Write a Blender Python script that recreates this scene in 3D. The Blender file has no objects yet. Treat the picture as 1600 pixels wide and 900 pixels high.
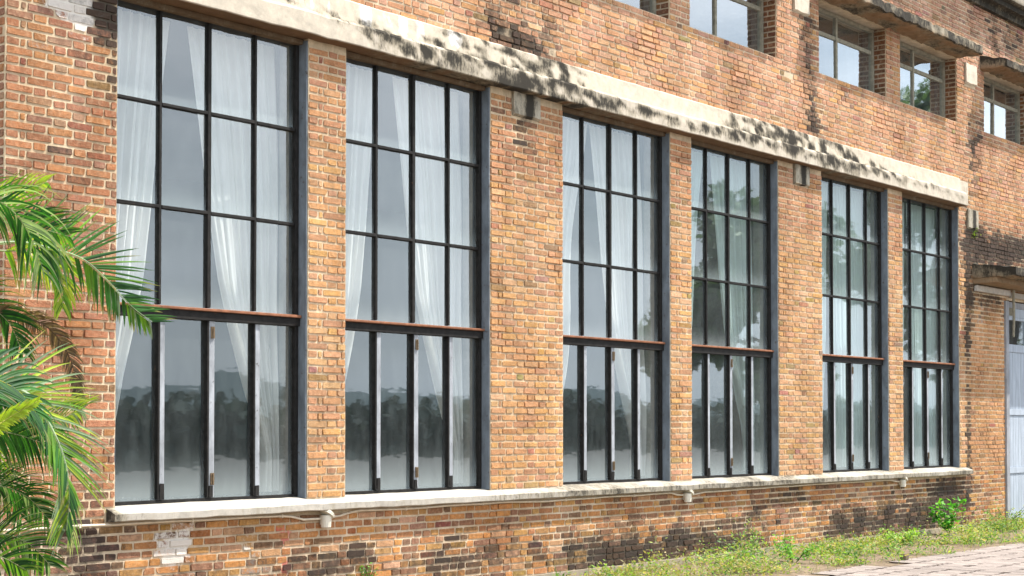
import bpy, math, random
from mathutils import Vector, noise, Matrix
random.seed(7)
SC = bpy.context.scene
COL = SC.collection

# ------------------------------------------------------------------ camera
FPX, SHIFT, HEAD, PITCH, EYE, DIST = 2508.0, 157.0, math.radians(51), math.radians(1.37), 1.6, 10.43
cd = bpy.data.cameras.new('camera'); cam = bpy.data.objects.new('camera', cd); COL.objects.link(cam)
cam.location = (0, -DIST, EYE)
cam.rotation_euler = (math.radians(90)+PITCH, 0, -HEAD)
cd.sensor_width = 36; cd.lens = FPX/1600*36; cd.shift_y = SHIFT/1600
cd.clip_start = 0.1; cd.clip_end = 3000
SC.camera = cam

# ------------------------------------------------------------------ light
SUNV = Vector((1.16, -1.0, 2.7)).normalized()
w = bpy.data.worlds.new('World'); SC.world = w; w.use_nodes = True
nt = w.node_tree; nt.nodes.clear()
o_ = nt.nodes.new('ShaderNodeOutputWorld'); bg = nt.nodes.new('ShaderNodeBackground')
sky = nt.nodes.new('ShaderNodeTexSky'); sky.sky_type = 'NISHITA'; sky.sun_disc = False
sky.sun_elevation = math.asin(SUNV.z); sky.sun_rotation = math.atan2(SUNV.x, SUNV.y)
sky.air_density = 1.2; sky.dust_density = 2.0
tc = nt.nodes.new('ShaderNodeTexCoord'); mp = nt.nodes.new('ShaderNodeMapping'); mp.inputs['Scale'].default_value = (1, 1, 2.2)
cn = nt.nodes.new('ShaderNodeTexNoise'); cn.inputs['Scale'].default_value = 2.6; cn.inputs['Detail'].default_value = 7; cn.inputs['Roughness'].default_value = .55
cr = nt.nodes.new('ShaderNodeValToRGB'); cr.color_ramp.elements[0].position = .40; cr.color_ramp.elements[1].position = .60
mx = nt.nodes.new('ShaderNodeMix'); mx.data_type = 'RGBA'
mx.inputs[7].default_value = (13, 13.6, 14.4, 1)
nt.links.new(tc.outputs['Generated'], mp.inputs[0]); nt.links.new(mp.outputs[0], cn.inputs['Vector'])
nt.links.new(cn.outputs[0], cr.inputs[0]); nt.links.new(cr.outputs[0], mx.inputs[0])
nt.links.new(sky.outputs[0], mx.inputs[6]); sx = nt.nodes.new('ShaderNodeSeparateXYZ'); nt.links.new(tc.outputs['Generated'], sx.inputs[0])
hr = nt.nodes.new('ShaderNodeMapRange'); nt.links.new(sx.outputs[2], hr.inputs[0])
for i_, v_ in ((1, 0.0), (2, .30), (3, .85), (4, 0.0)): hr.inputs[i_].default_value = v_
hm = nt.nodes.new('ShaderNodeMix'); hm.data_type = 'RGBA'; hm.inputs[7].default_value = (8.6, 10.0, 11.2, 1)
nt.links.new(hr.outputs[0], hm.inputs[0]); nt.links.new(mx.outputs[2], hm.inputs[6]); nt.links.new(hm.outputs[2], bg.inputs[0])
bg.inputs['Strength'].default_value = 0.11
nt.links.new(bg.outputs[0], o_.inputs[0])
sl = bpy.data.lights.new('sun', 'SUN'); so = bpy.data.objects.new('sun', sl); COL.objects.link(so)
sl.energy = 4.9; sl.angle = math.radians(.6); sl.color = (1, .945, .87)
so.rotation_euler = SUNV.to_track_quat('Z', 'Y').to_euler()
SC.view_settings.view_transform = 'Standard'; SC.view_settings.look = 'None'
SC.view_settings.exposure = 0.78; SC.view_settings.gamma = 1

# ------------------------------------------------------------------ helpers
def at(u, v, Y=0.0):
    """world point where the measured pixel (photo is 1600x900) meets the vertical plane y = Y"""
    a = (u-800)/FPX; b = (450+SHIFT-v)/FPX
    s, c, sp, cp = math.sin(HEAD), math.cos(HEAD), math.sin(PITCH), math.cos(PITCH)
    d = Vector((s*cp + a*c - b*s*sp, c*cp - a*s - b*c*sp, sp + b*cp))
    t = (Y+DIST)/d.y
    return Vector((d.x*t, Y, EYE+d.z*t))

class MB:
    def __init__(s): s.v = []; s.f = []; s.c = []; s.d = []; s.smooth = False
    def vert(s, p, c=(1, 1, 1), d=(0, 0, 0)):
        s.v.append(tuple(p)); s.c.append((c[0], c[1], c[2], 1)); s.d.append(tuple(d)); return len(s.v)-1
    def face(s, *i): s.f.append(i)
    def quad(s, a, b, c, d, col=(1, 1, 1), dd=(0, 0, 0)):
        n = len(s.v)
        for p in (a, b, c, d): s.vert(p, col, dd)
        s.f.append((n, n+1, n+2, n+3))
    def box(s, x0, x1, y0, y1, z0, z1, col=(1, 1, 1), dd=(0, 0, 0), j=0):
        n = len(s.v)
        for (x, y, z) in ((x0,y0,z0),(x1,y0,z0),(x1,y1,z0),(x0,y1,z0),(x0,y0,z1),(x1,y0,z1),(x1,y1,z1),(x0,y1,z1)):
            s.vert((x+random.uniform(-j, j), y+random.uniform(-j, j), z+random.uniform(-j, j)), col, dd)
        for q in ((0,3,2,1),(4,5,6,7),(0,1,5,4),(1,2,6,5),(2,3,7,6),(3,0,4,7)): s.f.append(tuple(n+k for k in q))
    def tube(s, pts, r, n=8, col=(1, 1, 1), dd=(0, 0, 0), cap=True):
        pts = [Vector(p) for p in pts]; rings = []
        for i, p in enumerate(pts):
            t = (pts[min(i+1, len(pts)-1)]-pts[max(i-1, 0)]).normalized()
            a = t.orthogonal().normalized() if abs(t.z) > .9 else t.cross(Vector((0, 0, 1))).normalized()
            b = t.cross(a).normalized()
            rr = r[i] if isinstance(r, (list, tuple)) else r
            rings.append([s.vert(p+a*math.cos(2*math.pi*k/n)*rr+b*math.sin(2*math.pi*k/n)*rr, col, dd) for k in range(n)])
        for i in range(len(rings)-1):
            for k in range(n): s.f.append((rings[i][k], rings[i][(k+1) % n], rings[i+1][(k+1) % n], rings[i+1][k]))
        if cap: s.f.append(tuple(reversed(rings[0]))); s.f.append(tuple(rings[-1]))
    def build(s, name, mat, parent=None, loc=None, smooth=False, bevel=0):
        me = bpy.data.meshes.new(name)
        L = Vector(loc) if loc is not None else Vector((0, 0, 0))
        me.from_pydata([tuple(Vector(p)-L) for p in s.v] if loc is not None else s.v, [], s.f)
        a = me.attributes.new('col', 'FLOAT_COLOR', 'POINT'); a.data.foreach_set('color', [x for c in s.c for x in c])
        b = me.attributes.new('dirt', 'FLOAT_VECTOR', 'POINT'); b.data.foreach_set('vector', [x for c in s.d for x in c])
        if smooth: me.shade_smooth()
        me.materials.append(mat)
        o = bpy.data.objects.new(name, me); COL.objects.link(o); o.location = L
        if parent: o.parent = parent; o.location = L - Vector(parent.location) if loc is not None else -Vector(parent.location)
        if bevel:
            m = o.modifiers.new('bevel', 'BEVEL'); m.width = bevel; m.segments = 2; m.limit_method = 'ANGLE'
        return o

def tag(o, label=None, cat=None, group=None, kind=None):
    if label: o['label'] = label
    if cat: o['category'] = cat
    if group: o['group'] = group
    if kind: o['kind'] = kind
    return o

def fbm(x, y, z=0, o=4): return noise.fractal(Vector((x, y, z)), 1.0, 2.0, o)
def sst(a, b, x):
    t = min(1, max(0, (x-a)/(b-a))); return t*t*(3-2*t)

# ------------------------------------------------------------------ materials
class NT:
    def __init__(s, name):
        s.m = bpy.data.materials.new(name); s.m.use_nodes = True; s.t = s.m.node_tree
        s.b = s.t.nodes['Principled BSDF']; s.out = s.t.nodes['Material Output']
        s.b.inputs['Roughness'].default_value = .85
    def n(s, t, **k):
        q = s.t.nodes.new(t)
        for a, b in k.items(): setattr(q, a, b)
        return q
    def l(s, a, b): s.t.links.new(a, b)
    def pos(s): return s.n('ShaderNodeNewGeometry').outputs['Position']
    def noise(s, scale, detail=4, rough=.55, vec=None, stretch=None):
        q = s.n('ShaderNodeTexNoise'); q.inputs['Scale'].default_value = scale; q.inputs['Detail'].default_value = detail; q.inputs['Roughness'].default_value = rough
        v = vec or s.pos()
        if stretch:
            m = s.n('ShaderNodeMapping'); m.inputs['Scale'].default_value = stretch; s.l(v, m.inputs[0]); v = m.outputs[0]
        s.l(v, q.inputs['Vector']); return q.outputs[0]
    def ramp(s, f, a, b, c0=(0, 0, 0, 1), c1=(1, 1, 1, 1)):
        q = s.n('ShaderNodeValToRGB'); q.color_ramp.elements[0].position = a; q.color_ramp.elements[1].position = b
        q.color_ramp.elements[0].color = c0; q.color_ramp.elements[1].color = c1; s.l(f, q.inputs[0]); return q.outputs[0]
    def math(s, op, a, b=None, c=None):
        q = s.n('ShaderNodeMath', operation=op)
        for i, x in enumerate((a, b, c)):
            if x is None: continue
            if isinstance(x, (int, float)): q.inputs[i].default_value = x
            else: s.l(x, q.inputs[i])
        return q.outputs[0]
    def mix(s, f, a, b, mode='MIX'):
        q = s.n('ShaderNodeMix', data_type='RGBA', blend_type=mode)
        for i, x in ((0, f), (6, a), (7, b)):
            if isinstance(x, (int, float)): q.inputs[i].default_value = x
            elif isinstance(x, (tuple, list)): q.inputs[i].default_value = (*x[:3], 1)
            else: s.l(x, q.inputs[i])
        return q.outputs[2]
    def attr(s, name): return s.n('ShaderNodeAttribute', attribute_name=name)
    def bump(s, h, strength=.3, dist=.01):
        q = s.n('ShaderNodeBump'); q.inputs['Strength'].default_value = strength; q.inputs['Distance'].default_value = dist
        s.l(h, q.inputs['Height']); s.l(q.outputs[0], s.b.inputs['Normal'])
    def base(s, c):
        if isinstance(c, (tuple, list)): s.b.inputs['Base Color'].default_value = (*c[:3], 1)
        else: s.l(c, s.b.inputs['Base Color'])

def stain_mat(name, grain=(.75, 1.25), bump=.5, dist=.006, fine=45, dark=(.030, .027, .024), pale=(.72, .68, .62), third=(.50, .10, .08), grime=(.25, .215, .15), streak=False):
    """attribute 'col' is the thing's own colour; attribute 'dirt' = (mould, efflorescence/plaster, old red paint)"""
    m = NT(name)
    n1 = m.noise(fine, 5, .65); n2 = m.noise(9, 5, .6); n3 = m.noise(2.2, 3, .5)
    g = m.ramp(n1, .25, .75, (grain[0],)*3+(1,), (grain[1],)*3+(1,))
    c = m.mix(1.0, m.attr('col').outputs['Color'], g, 'MULTIPLY')
    g2 = m.ramp(n2, .3, .7, (.84, .84, .84, 1), (1.14, 1.12, 1.1, 1)); c = m.mix(1.0, c, g2, 'MULTIPLY')
    if name in ('brick', 'mortar'):      # broad run-off grime that brick and joint share
        g3 = m.ramp(m.noise(1.1, 5, .65, stretch=(1.5, 1, .35)), .36, .62, (.74, .69, .63, 1), (1.04, 1.04, 1.04, 1)); c = m.mix(1.0, c, g3, 'MULTIPLY')
        g4 = m.ramp(m.noise(5, 6, .75, stretch=(1.6, 1, .5)), .56, .72); c = m.mix(m.math('MULTIPLY', g4, .38), c, (.20, .135, .085))
    sp = m.n('ShaderNodeSeparateXYZ'); m.l(m.attr('dirt').outputs['Vector'], sp.inputs[0])
    if streak: nn = m.noise(8, 7, .75, stretch=(1.5, 1, .6))
    else: nn = m.noise(14, 6, .7)
    nf = m.noise(60, 3, .6)
    if name == 'brick':
        c = m.mix(m.math('MULTIPLY', m.ramp(m.noise(24, 5, .7), .48, .70), .35), c, (.60, .42, .27))
        c = m.mix(m.math('MULTIPLY', m.ramp(m.noise(31, 5, .7, stretch=(1, 1, 1.7)), .60, .75), .45), c, (.16, .08, .05))
    def mask(i, lo=.95, hi=1.25, k=1.1):
        a = m.math('MULTIPLY_ADD', nn, k*1.5, m.math('SUBTRACT', sp.outputs[i], k*.25)); a = m.math('MULTIPLY_ADD', nf, .45, m.math('SUBTRACT', a, .05))
        r = m.n('ShaderNodeMapRange', interpolation_type='SMOOTHSTEP'); m.l(a, r.inputs[0]); r.inputs[1].default_value = lo; r.inputs[2].default_value = hi
        return r.outputs[0]
    c = m.mix(m.math('MULTIPLY', mask(2, 1.0, 1.3), .75), c, third)
    c = m.mix(m.math('MULTIPLY', mask(1, 1.0, 1.4), .88), c, pale)
    if streak:
        c = m.mix(m.math('MULTIPLY', mask(0, .75, 1.35), .72), c, grime)
        n5 = m.noise(22, 7, .8, stretch=(1.3, 1, .5)); n6 = m.noise(4.5, 5, .7)
        a = m.math('MULTIPLY_ADD', n5, 2.4, sp.outputs[0]); a = m.math('MULTIPLY_ADD', n6, 1.2, a)
        r = m.n('ShaderNodeMapRange', interpolation_type='SMOOTHSTEP'); m.l(a, r.inputs[0]); r.inputs[1].default_value = 1.95; r.inputs[2].default_value = 2.75
        c = m.mix(m.math('MULTIPLY', r.outputs[0], .94), c, (.018, .016, .013))
    else:
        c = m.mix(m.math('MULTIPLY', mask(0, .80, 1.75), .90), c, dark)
    m.base(c); m.b.inputs['Roughness'].default_value = .92; m.b.inputs['Specular IOR Level'].default_value = .2
    h = m.math('ADD', m.math('MULTIPLY', n1, .6), m.noise(120, 3, .6)); m.bump(h, bump, dist)
    return m.m
M = {}
M['brick'] = stain_mat('brick', (.66, 1.28), .9, .010, 34)
M['mortar'] = stain_mat('mortar', (.8, 1.12), .6, .006, 30)
M['concrete'] = stain_mat('stained_concrete', (.88, 1.08), .4, .006, 25, dark=(.055, .048, .036), pale=(.80, .80, .80), streak=True)
M['sill'] = stain_mat('weathered_sill', (.85, 1.08), .4, .005, 30, streak=True)

def simple(name, col, rough=.7, var=.25, scale=12, bump=.2, metal=0, rust=None, spec=.4, stretch=None):
    m = NT(name); n = m.noise(scale, 5, .6, stretch=stretch)
    c = m.mix(m.ramp(n, .3, .7), tuple(x*(1-var) for x in col), tuple(min(1, x*(1+var)) for x in col))
    if rust:
        r = m.noise(18, 6, .7); c = m.mix(m.ramp(r, rust[0], rust[0]+.1), c, rust[1])
    m.base(c); m.b.inputs['Roughness'].default_value = rough; m.b.inputs['Metallic'].default_value = metal
    m.b.inputs['Specular IOR Level'].default_value = spec
    if bump: m.bump(m.noise(scale*4, 4, .6), bump, .004)
    return m.m
M['steel'] = simple('blackened_steel', (.016, .015, .014), .75, .5, 20, .5, rust=(.66, (.16, .075, .035)), spec=.2)
M['rust'] = simple('rusted_rail', (.23, .10, .055), .85, .35, 16, .5, rust=(.60, (.06, .035, .025)), spec=.2)
M['bluegrey'] = simple('flaking_blue_grey_paint', (.30, .32, .345), .75, .35, 10, .4, rust=(.60, (.05, .035, .028)), spec=.25, stretch=(1, 1, .4))
M['jamb'] = simple('grey_jamb_paint', (.145, .17, .195), .8, .35, 10, .4, rust=(.60, (.07, .055, .045)), spec=.25, stretch=(1, 1, .4))
M['oldwood'] = simple('weathered_window_wood', (.27, .25, .19), .85, .3, 14, .5, rust=(.66, (.07, .06, .045)), spec=.2)
M['doorwood'] = simple('bleached_blue_door_wood', (.36, .41, .47), .8, .22, 9, .5, rust=(.66, (.30, .27, .24)), spec=.2, stretch=(3, 1, .25))
M['doorframe'] = simple('grey_door_frame', (.28, .29, .31), .8, .3, 10, .5, rust=(.62, (.10, .08, .07)), spec=.2, stretch=(1, 1, .3))
M['cable'] = simple('cream_cable', (.62, .54, .42), .6, .15, 20, .1, rust=(.70, (.25, .19, .13)))
M['plastic'] = simple('aged_cream_plastic', (.66, .62, .52), .55, .12, 20, .1, rust=(.70, (.30, .25, .18)))
M['brass'] = simple('rusty_hinge', (.17, .12, .07), .6, .4, 60, .3, metal=.4)
M['plate'] = simple('tarnished_plate', (.17, .15, .10), .7, .5, 70, .4)
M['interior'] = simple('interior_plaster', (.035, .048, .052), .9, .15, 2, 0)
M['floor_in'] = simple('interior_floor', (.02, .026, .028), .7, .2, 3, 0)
M['cornice'] = stain_mat('mouldy_cornice', (.8, 1.1), .5, .008, 20, streak=True)

def glass(name, tint=(.96, 1.0, 1.0), boost=3.6, dust=.05, cap=.22):
    m = NT(name); t = m.t; t.nodes.remove(m.b)
    tr = m.n('ShaderNodeBsdfTransparent'); tr.inputs[0].default_value = (*tint, 1)
    gl = m.n('ShaderNodeBsdfGlossy'); gl.inputs['Roughness'].default_value = .02; gl.inputs[0].default_value = (.93, .97, 1, 1)
    df = m.n('ShaderNodeBsdfDiffuse'); df.inputs[0].default_value = (.50, .58, .58, 1)
    bp = m.n('ShaderNodeBump'); bp.inputs['Strength'].default_value = .07; bp.inputs['Distance'].default_value = .005
    h = m.noise(3.2, 2, .5, stretch=(1, 1, 2.2)); m.l(h, bp.inputs['Height'])
    m.l(bp.outputs[0], gl.inputs['Normal'])
    fr = m.n('ShaderNodeFresnel'); fr.inputs[0].default_value = 1.5
    fac = m.math('MINIMUM', m.math('MULTIPLY', fr.outputs[0], boost), cap)
    s1 = m.n('ShaderNodeMixShader'); m.l(fac, s1.inputs[0]); m.l(tr.outputs[0], s1.inputs[1]); m.l(gl.outputs[0], s1.inputs[2])
    # film of dust: attribute dirt.x is high along the foot of each pane
    sp = m.n('ShaderNodeSeparateXYZ'); m.l(m.attr('dirt').outputs['Vector'], sp.inputs[0])
    dn = m.noise(6, 6, .7, stretch=(1.5, 1, .45)); df2 = m.math('MULTIPLY', m.ramp(dn, .35, .8), .06)
    e = m.math('POWER', sp.outputs[0], 2.2)
    dd = m.math('ADD', m.math('MULTIPLY_ADD', e, .34, dust*.5), df2)
    spk = m.math('MULTIPLY', m.ramp(m.noise(55, 3, .7), .68, .74), .25)
    dd = m.math('ADD', dd, spk)
    s2 = m.n('ShaderNodeMixShader'); m.l(dd, s2.inputs[0]); m.l(s1.outputs[0], s2.inputs[1]); m.l(df.outputs[0], s2.inputs[2])
    m.l(s2.outputs[0], m.out.inputs[0]); return m.m
M['glass'] = glass('dusty_old_glass')
M['glass_dirty'] = glass('dirtier_far_glass', tint=(.80, .93, .93), dust=.09)  # far panes get a stronger teal tint and more dust
M['glass_up'] = glass('upper_window_glass', boost=4.5, dust=.06, cap=.55)

def curtain_mat():
    m = NT('sheer_white_cotton'); t = m.t; t.nodes.remove(m.b)
    df = m.n('ShaderNodeBsdfDiffuse'); tl = m.n('ShaderNodeBsdfTranslucent'); tr = m.n('ShaderNodeBsdfTransparent')
    n = m.noise(9, 4, .6, stretch=(1, 1, .3))
    c = m.ramp(n, .3, .7, (.84, .82, .78, 1), (.93, .915, .88, 1)); m.l(c, df.inputs[0]); m.l(c, tl.inputs[0])
    a = m.n('ShaderNodeMixShader'); a.inputs[0].default_value = .25; m.l(df.outputs[0], a.inputs[1]); m.l(tl.outputs[0], a.inputs[2])
    lw = m.n('ShaderNodeLayerWeight'); lw.inputs[0].default_value = .35
    b = m.n('ShaderNodeMixShader'); m.l(m.math('SUBTRACT', .09, m.math('MULTIPLY', lw.outputs['Facing'], .09)), b.inputs[0])
    m.l(a.outputs[0], b.inputs[1]); m.l(tr.outputs[0], b.inputs[2]); m.l(b.outputs[0], m.out.inputs[0]); return m.m
M['curtain'] = curtain_mat()

def leaf_mat(name, trans=.42, rough=.60):
    m = NT(name); c = m.mix(1.0, m.attr('col').outputs['Color'], m.ramp(m.noise(6, 3), .3, .7, (.75, .75, .75, 1), (1.2, 1.2, 1.2, 1)), 'MULTIPLY')
    m.base(c); m.b.inputs['Roughness'].default_value = rough; m.b.inputs['Specular IOR Level'].default_value = .4
    tl = m.n('ShaderNodeBsdfTranslucent'); m.l(m.mix(1.0, c, (1.5, 1.6, .6), 'MULTIPLY'), tl.inputs[0])
    s = m.n('ShaderNodeMixShader'); s.inputs[0].default_value = trans; m.l(m.b.outputs[0], s.inputs[1]); m.l(tl.outputs[0], s.inputs[2]); m.l(s.outputs[0], m.out.inputs[0])
    return m.m
M['leaf'] = leaf_mat('palm_leaf'); M['weed'] = leaf_mat('weed_leaf', .4, .6); M['crown'] = leaf_mat('tree_leaf', .2, .6)
M['bark'] = simple('bark', (.12, .09, .06), .9, .4, 8, .8)
M['soil'] = simple('soil', (.17, .125, .08), .95, .5, 9, .9)
M['paver'] = stain_mat('paver', (.82, 1.15), .5, .006, 30)
M['yard'] = simple('pale_yard_concrete', (.14, .14, .135), .9, .15, .6, .3)
M['fargreen'] = leaf_mat('far_foliage', .1, .8)

# ------------------------------------------------------------------ ground
def ground(name, x0, x1, y0, y1, z, mat, n=1):
    b = MB(); b.quad((x0, y0, z), (x1, y0, z), (x1, y1, z), (x0, y1, z)); return tag(b.build(name, mat), kind='structure')
ground('ground', -900, 900, -900, 900, -.06, M['soil'])
ground('verge', 6, 60, -2.12, -.012, -.014, M['soil'])
ground('yard', -120, 260, -47, -8.6, -.015, M['yard'])
pv = MB(); PX, PY = .125, .33
from functools import lru_cache
@lru_cache(None)
def hole(i, j):
    return (random.uniform(.85, 1.25), random.uniform(.6, 1.2)) if random.random() < .58+.35*noise.noise(Vector((i*.16, j*.7, 3))) else (.12, .12)
for j in range(21):
    for i in range(int(18.5/PX)):
        x = 12.2+i*PX; y = -1.88-j*PY
        if j == 0 and fbm(x*1.3, 3) > .12: continue
        g = .002; cx, cy = .027, .046; hx, hy = PX/2-g, PY/2-.0012
        H00, H10, H11, H01 = hole(i, j+1), hole(i+1, j+1), hole(i+1, j), hole(i, j)
        z = random.uniform(-.0012, .0012)+.008*fbm(x*.3, y*.3)
        t = .86+.22*random.random()+.12*fbm(x*.6, y*.9, 5); c = (.30*t, .26*t, .235*t)
        dk = -.35+.35*max(0, fbm(x*.9, y*1.4, 9))+(.25 if random.random() < .05 else 0)
        a0, b0, a1, b1, a2, b2, a3, b3 = cx*H00[0], cy*H00[1], cx*H10[0], cy*H10[1], cx*H11[0], cy*H11[1], cx*H01[0], cy*H01[1]
        ring = [(-hx+a0,-hy),(hx-a1,-hy),(hx-a1-.003,-hy+b1-.006),(hx,-hy+b1),(hx,hy-b2),(hx-a2-.003,hy-b2+.006),(hx-a2,hy),(-hx+a3,hy),(-hx+a3+.003,hy-b3+.006),(-hx,hy-b3),(-hx,-hy+b0),(-hx+a0+.003,-hy+b0-.006)]
        top = [pv.vert((x+a, y-PY/2+b, z), c, (dk, -1, -1)) for a, b in ring]
        bot = [pv.vert((x+a, y-PY/2+b, -.055), (.05, .03, .02), (dk, -1, -1)) for a, b in ring]
        pv.face(*top)
        sd = [pv.vert((x+a, y-PY/2+b, z), (.06, .032, .022), (-1, -1, -1)) for a, b in ring]
        for k in range(12): pv.face(sd[k], bot[k], bot[(k+1) % 12], sd[(k+1) % 12])
pv.quad((12, -9, -.056), (30.9, -9, -.056), (30.9, -1.9, -.056), (12, -1.9, -.056), (.07, .04, .028), (-.3, -1, -1))
tag(pv.build('paving', M['paver']), kind='structure')

# ------------------------------------------------------------------ building
X0, X1, ZT = 6.88, 31.0, 8.43
LOW = [(7.897, 9.985), (10.461, 12.538), (13.756, 15.852), (16.312, 18.402), (19.582, 21.607), (22.074, 24.094)]
UPP = [(13.756, 15.852), (16.285, 18.372), (19.526, 21.571), (22.031, 24.053), (25.137, 27.16)]
ZS, ZB, ZBT = .945, 5.085, 5.52           # sill top, beam foot, beam top
US, UT = 6.42, 7.43
DOOR = (26.0, 28.1, -.06, 3.72)
OPEN = [(a, b, ZS-.06, ZB+.15) for a, b in LOW] + [(a, b, US, UT) for a, b in UPP] + [DOOR]
building = bpy.data.objects.new('brick_building', None); COL.objects.link(building); building.location = (X0, 0, 0)
tag(building, 'old orange brick factory with tall steel framed windows, stained concrete beam and awnings', 'building')

# stains and painted palm shade, measured on the photo: (u, v, radius x m, radius z m, strength)
def blobs(lst): return [(at(u, v).x, at(u, v).z, rx, rz, s) for u, v, rx, rz, s in lst]
DK = blobs([(160, 8, .16, .16, 1.0), (168, 45, .12, .2, .9), (172, 100, .08, .35, .7), (120, 260, .3, .3, .4), (95, 85, .2, .12, .5),
    (790, 30, .35, .5, .6), (820, 90, .45, .22, .75), (850, 60, .35, .6, .45), (760, 10, .3, .25, .35), (800, 170, .45, .35, .42), (830, 230, .3, .4, .35),
    (830, 330, .5, .8, .12), (1262, 90, .22, 1.2, .2), (1268, 150, .16, .8, .36), (1275, 200, .3, .4, .45), (1255, 20, .35, .5, .55), (1150, 60, 1.4, .14, .40), (1330, 140, .8, .12, .35), (1450, 180, .8, .1, .3),
    (1245, 280, .5, .25, .3), (1515, 200, .25, .7, .4), (1525, 250, .3, .6, .55), (1540, 180, .3, .4, .45), (1550, 390, 1.5, .30, .85), (1520, 380, .3, .6, .7), (1600, 390, 1.6, .3, .8),
    (1512, 450, .10, 1.0, .75), (1516, 520, .10, .5, .6), (1512, 620, .1, .8, .55), (1514, 700, .12, .6, .6), (1545, 470, .9, .35, .75),
    (1500, 30, 1.2, .25, .2), (1560, 50, 1.5, .5, .3), (1590, 70, 1.5, .5, .3),
    (60, 850, .9, .4, .5), (130, 850, .3, .3, .5), (480, 890, .7, .25, .5), (560, 860, .3, .15, .5), (700, 870, .6, .22, .55), (560, 780, .4, .1, .25),  # lower-left plinth blobs paint in the palm's shade
    (1240, 770, .35, .25, .75), (1180, 800, .6, .25, .6), (1060, 840, .8, .2, .6), (1130, 850, .8, .2, .6), (1300, 800, .5, .3, .4), (1340, 815, 1.0, .25, .6),
    (1430, 800, 1.2, .35, .6), (1480, 760, .7, .4, .6), (1500, 780, .7, .4, .5), (1400, 760, .4, .15, .4), (900, 850, 1.2, .25, .5), (960, 870, .8, .15, .6)])
PL = blobs([(115, 5, .22, .22, 1.0), (90, 0, .3, .12, .9), (70, 75, .14, .12, .9), (130, 35, .08, .16, .8), (85, 145, .12, .10, .9), (55, 222, .13, .10, .8), (75, 268, .12, .08, .7), (170, 40, .1, .1, .6),
    (272, 885, .12, .22, .9), (225, 845, .25, .2, .5), (300, 850, .2, .2, .45), (395, 870, .1, .2, .5), (420, 890, .2, .1, .5), (440, 810, .5, .1, .3), (100, 840, .3, .2, .4),
    (835, 480, .3, .8, .25), (870, 500, .1, .4, .2), (1545, 480, .3, .35, .7), (1530, 490, .15, .5, .8), (900, 20, .2, .3, .1)])
RD = blobs([(400, 832, .45, .05, .8), (460, 830, .2, .06, .7), (445, 865, .05, .3, .8), (450, 890, .1, .1, .8), (510, 885, .06, .15, .8), (210, 860, .5, .25, .45), (330, 850, .4, .3, .3), (520, 845, .1, .2, .2)])
def field(lst, x, z):
    s = 0
    for bx, bz, rx, rz, a in lst:
        q = ((x-bx)/rx)**2+((z-bz)/rz)**2
        if q < 6: s += a*math.exp(-q*.8)
    return s
def dirt_shade(x, z):
    n = fbm(x*.9, z*.9, 3); n2 = fbm(x*4, z*4, 8)
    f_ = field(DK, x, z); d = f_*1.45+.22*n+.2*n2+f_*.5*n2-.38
    d += .95*sst(.70, -.05, z+.25*n)*(.55+.8*fbm(x*.7, z*1.5, 20))
    d += .12*sst(7.5, 8.6, z)
    if z < .84: d += .06
    p = field(PL, x, z)*1.1-.75+.1*n2+(.34+.45*n2+.3*n if z < .85 else .10*n2+.06 if z < 5 else 0); r = field(RD, x, z)*1.2-.75
    return (d, p, r)

def brick_col(x, z):
    r = random.random(); n = fbm(x*.55, z*.55, 40)
    if z < .86:
        pal = [((.50,.22,.08), 3), ((.38,.16,.075), 3), ((.25,.12,.085), 2.6), ((.46,.25,.10), 2), ((.14,.08,.06), 1.2), ((.47,.26,.17), 1.5)]
    elif x < 7.9:
        pal = [((.47,.185,.075), 4), ((.50,.225,.07), 2), ((.36,.14,.07), 2.5), ((.24,.12,.08), 1.1), ((.44,.28,.15), .5), ((.27,.19,.13), .25)]
    elif z > 5.4:
        pal = [((.56,.29,.17), 5), ((.49,.24,.14), 3), ((.58,.30,.11), 1.8), ((.42,.22,.16), 1.6), ((.58,.36,.22), 1.2), ((.34,.16,.09), .5)]
        if z > 7.3: pal = [((.46,.25,.18), 4), ((.38,.20,.15), 3), ((.50,.30,.22), 2), ((.30,.16,.12), 1)]
    elif x > 24.4:
        pal = [((.50,.25,.115), 5), ((.45,.22,.10), 3), ((.52,.28,.13), 2)]
    elif x > 18:
        pal = [((.56,.32,.16), 4), ((.54,.31,.12), 2), ((.48,.25,.14), 2.5), ((.58,.37,.22), 1.6), ((.40,.21,.13), .8)]
    else:
        pal = [((.55,.285,.125), 4), ((.56,.31,.11), 2.2), ((.49,.24,.12), 2.5), ((.56,.35,.19), 1.5), ((.37,.19,.11), 1.1), ((.44,.22,.14), .9)]
    if 4.2 < z < 5.15 and x > 7.9: pal = [((a*.82, b*.72, c*.85), q) for (a, b, c), q in pal]  # beam's shade put into the colour: redder, darker bricks below it
    s = sum(q for _, q in pal)*r
    for c, q in pal:
        s -= q
        if s <= 0: break
    k = (.90+.2*random.random())*(1+.12*n)
    lum = (.50, .262, .135) if z < 5.4 else (.52, .275, .165); q_ = .40 if z > .86 else .12; c = tuple(v*(1-q_)+l*q_ for v, l in zip(c, lum)); c = (c[0]*1.06, c[1]*1.12, c[2]*(1.10 if z > .86 else 1.0)) if x >= 7.9 else (c[0]*.86, c[1]*.86, c[2]*.95)
    return (c[0]*k, c[1]*k*random.uniform(.96, 1.02), c[2]*k*random.uniform(.9, 1.1))

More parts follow.
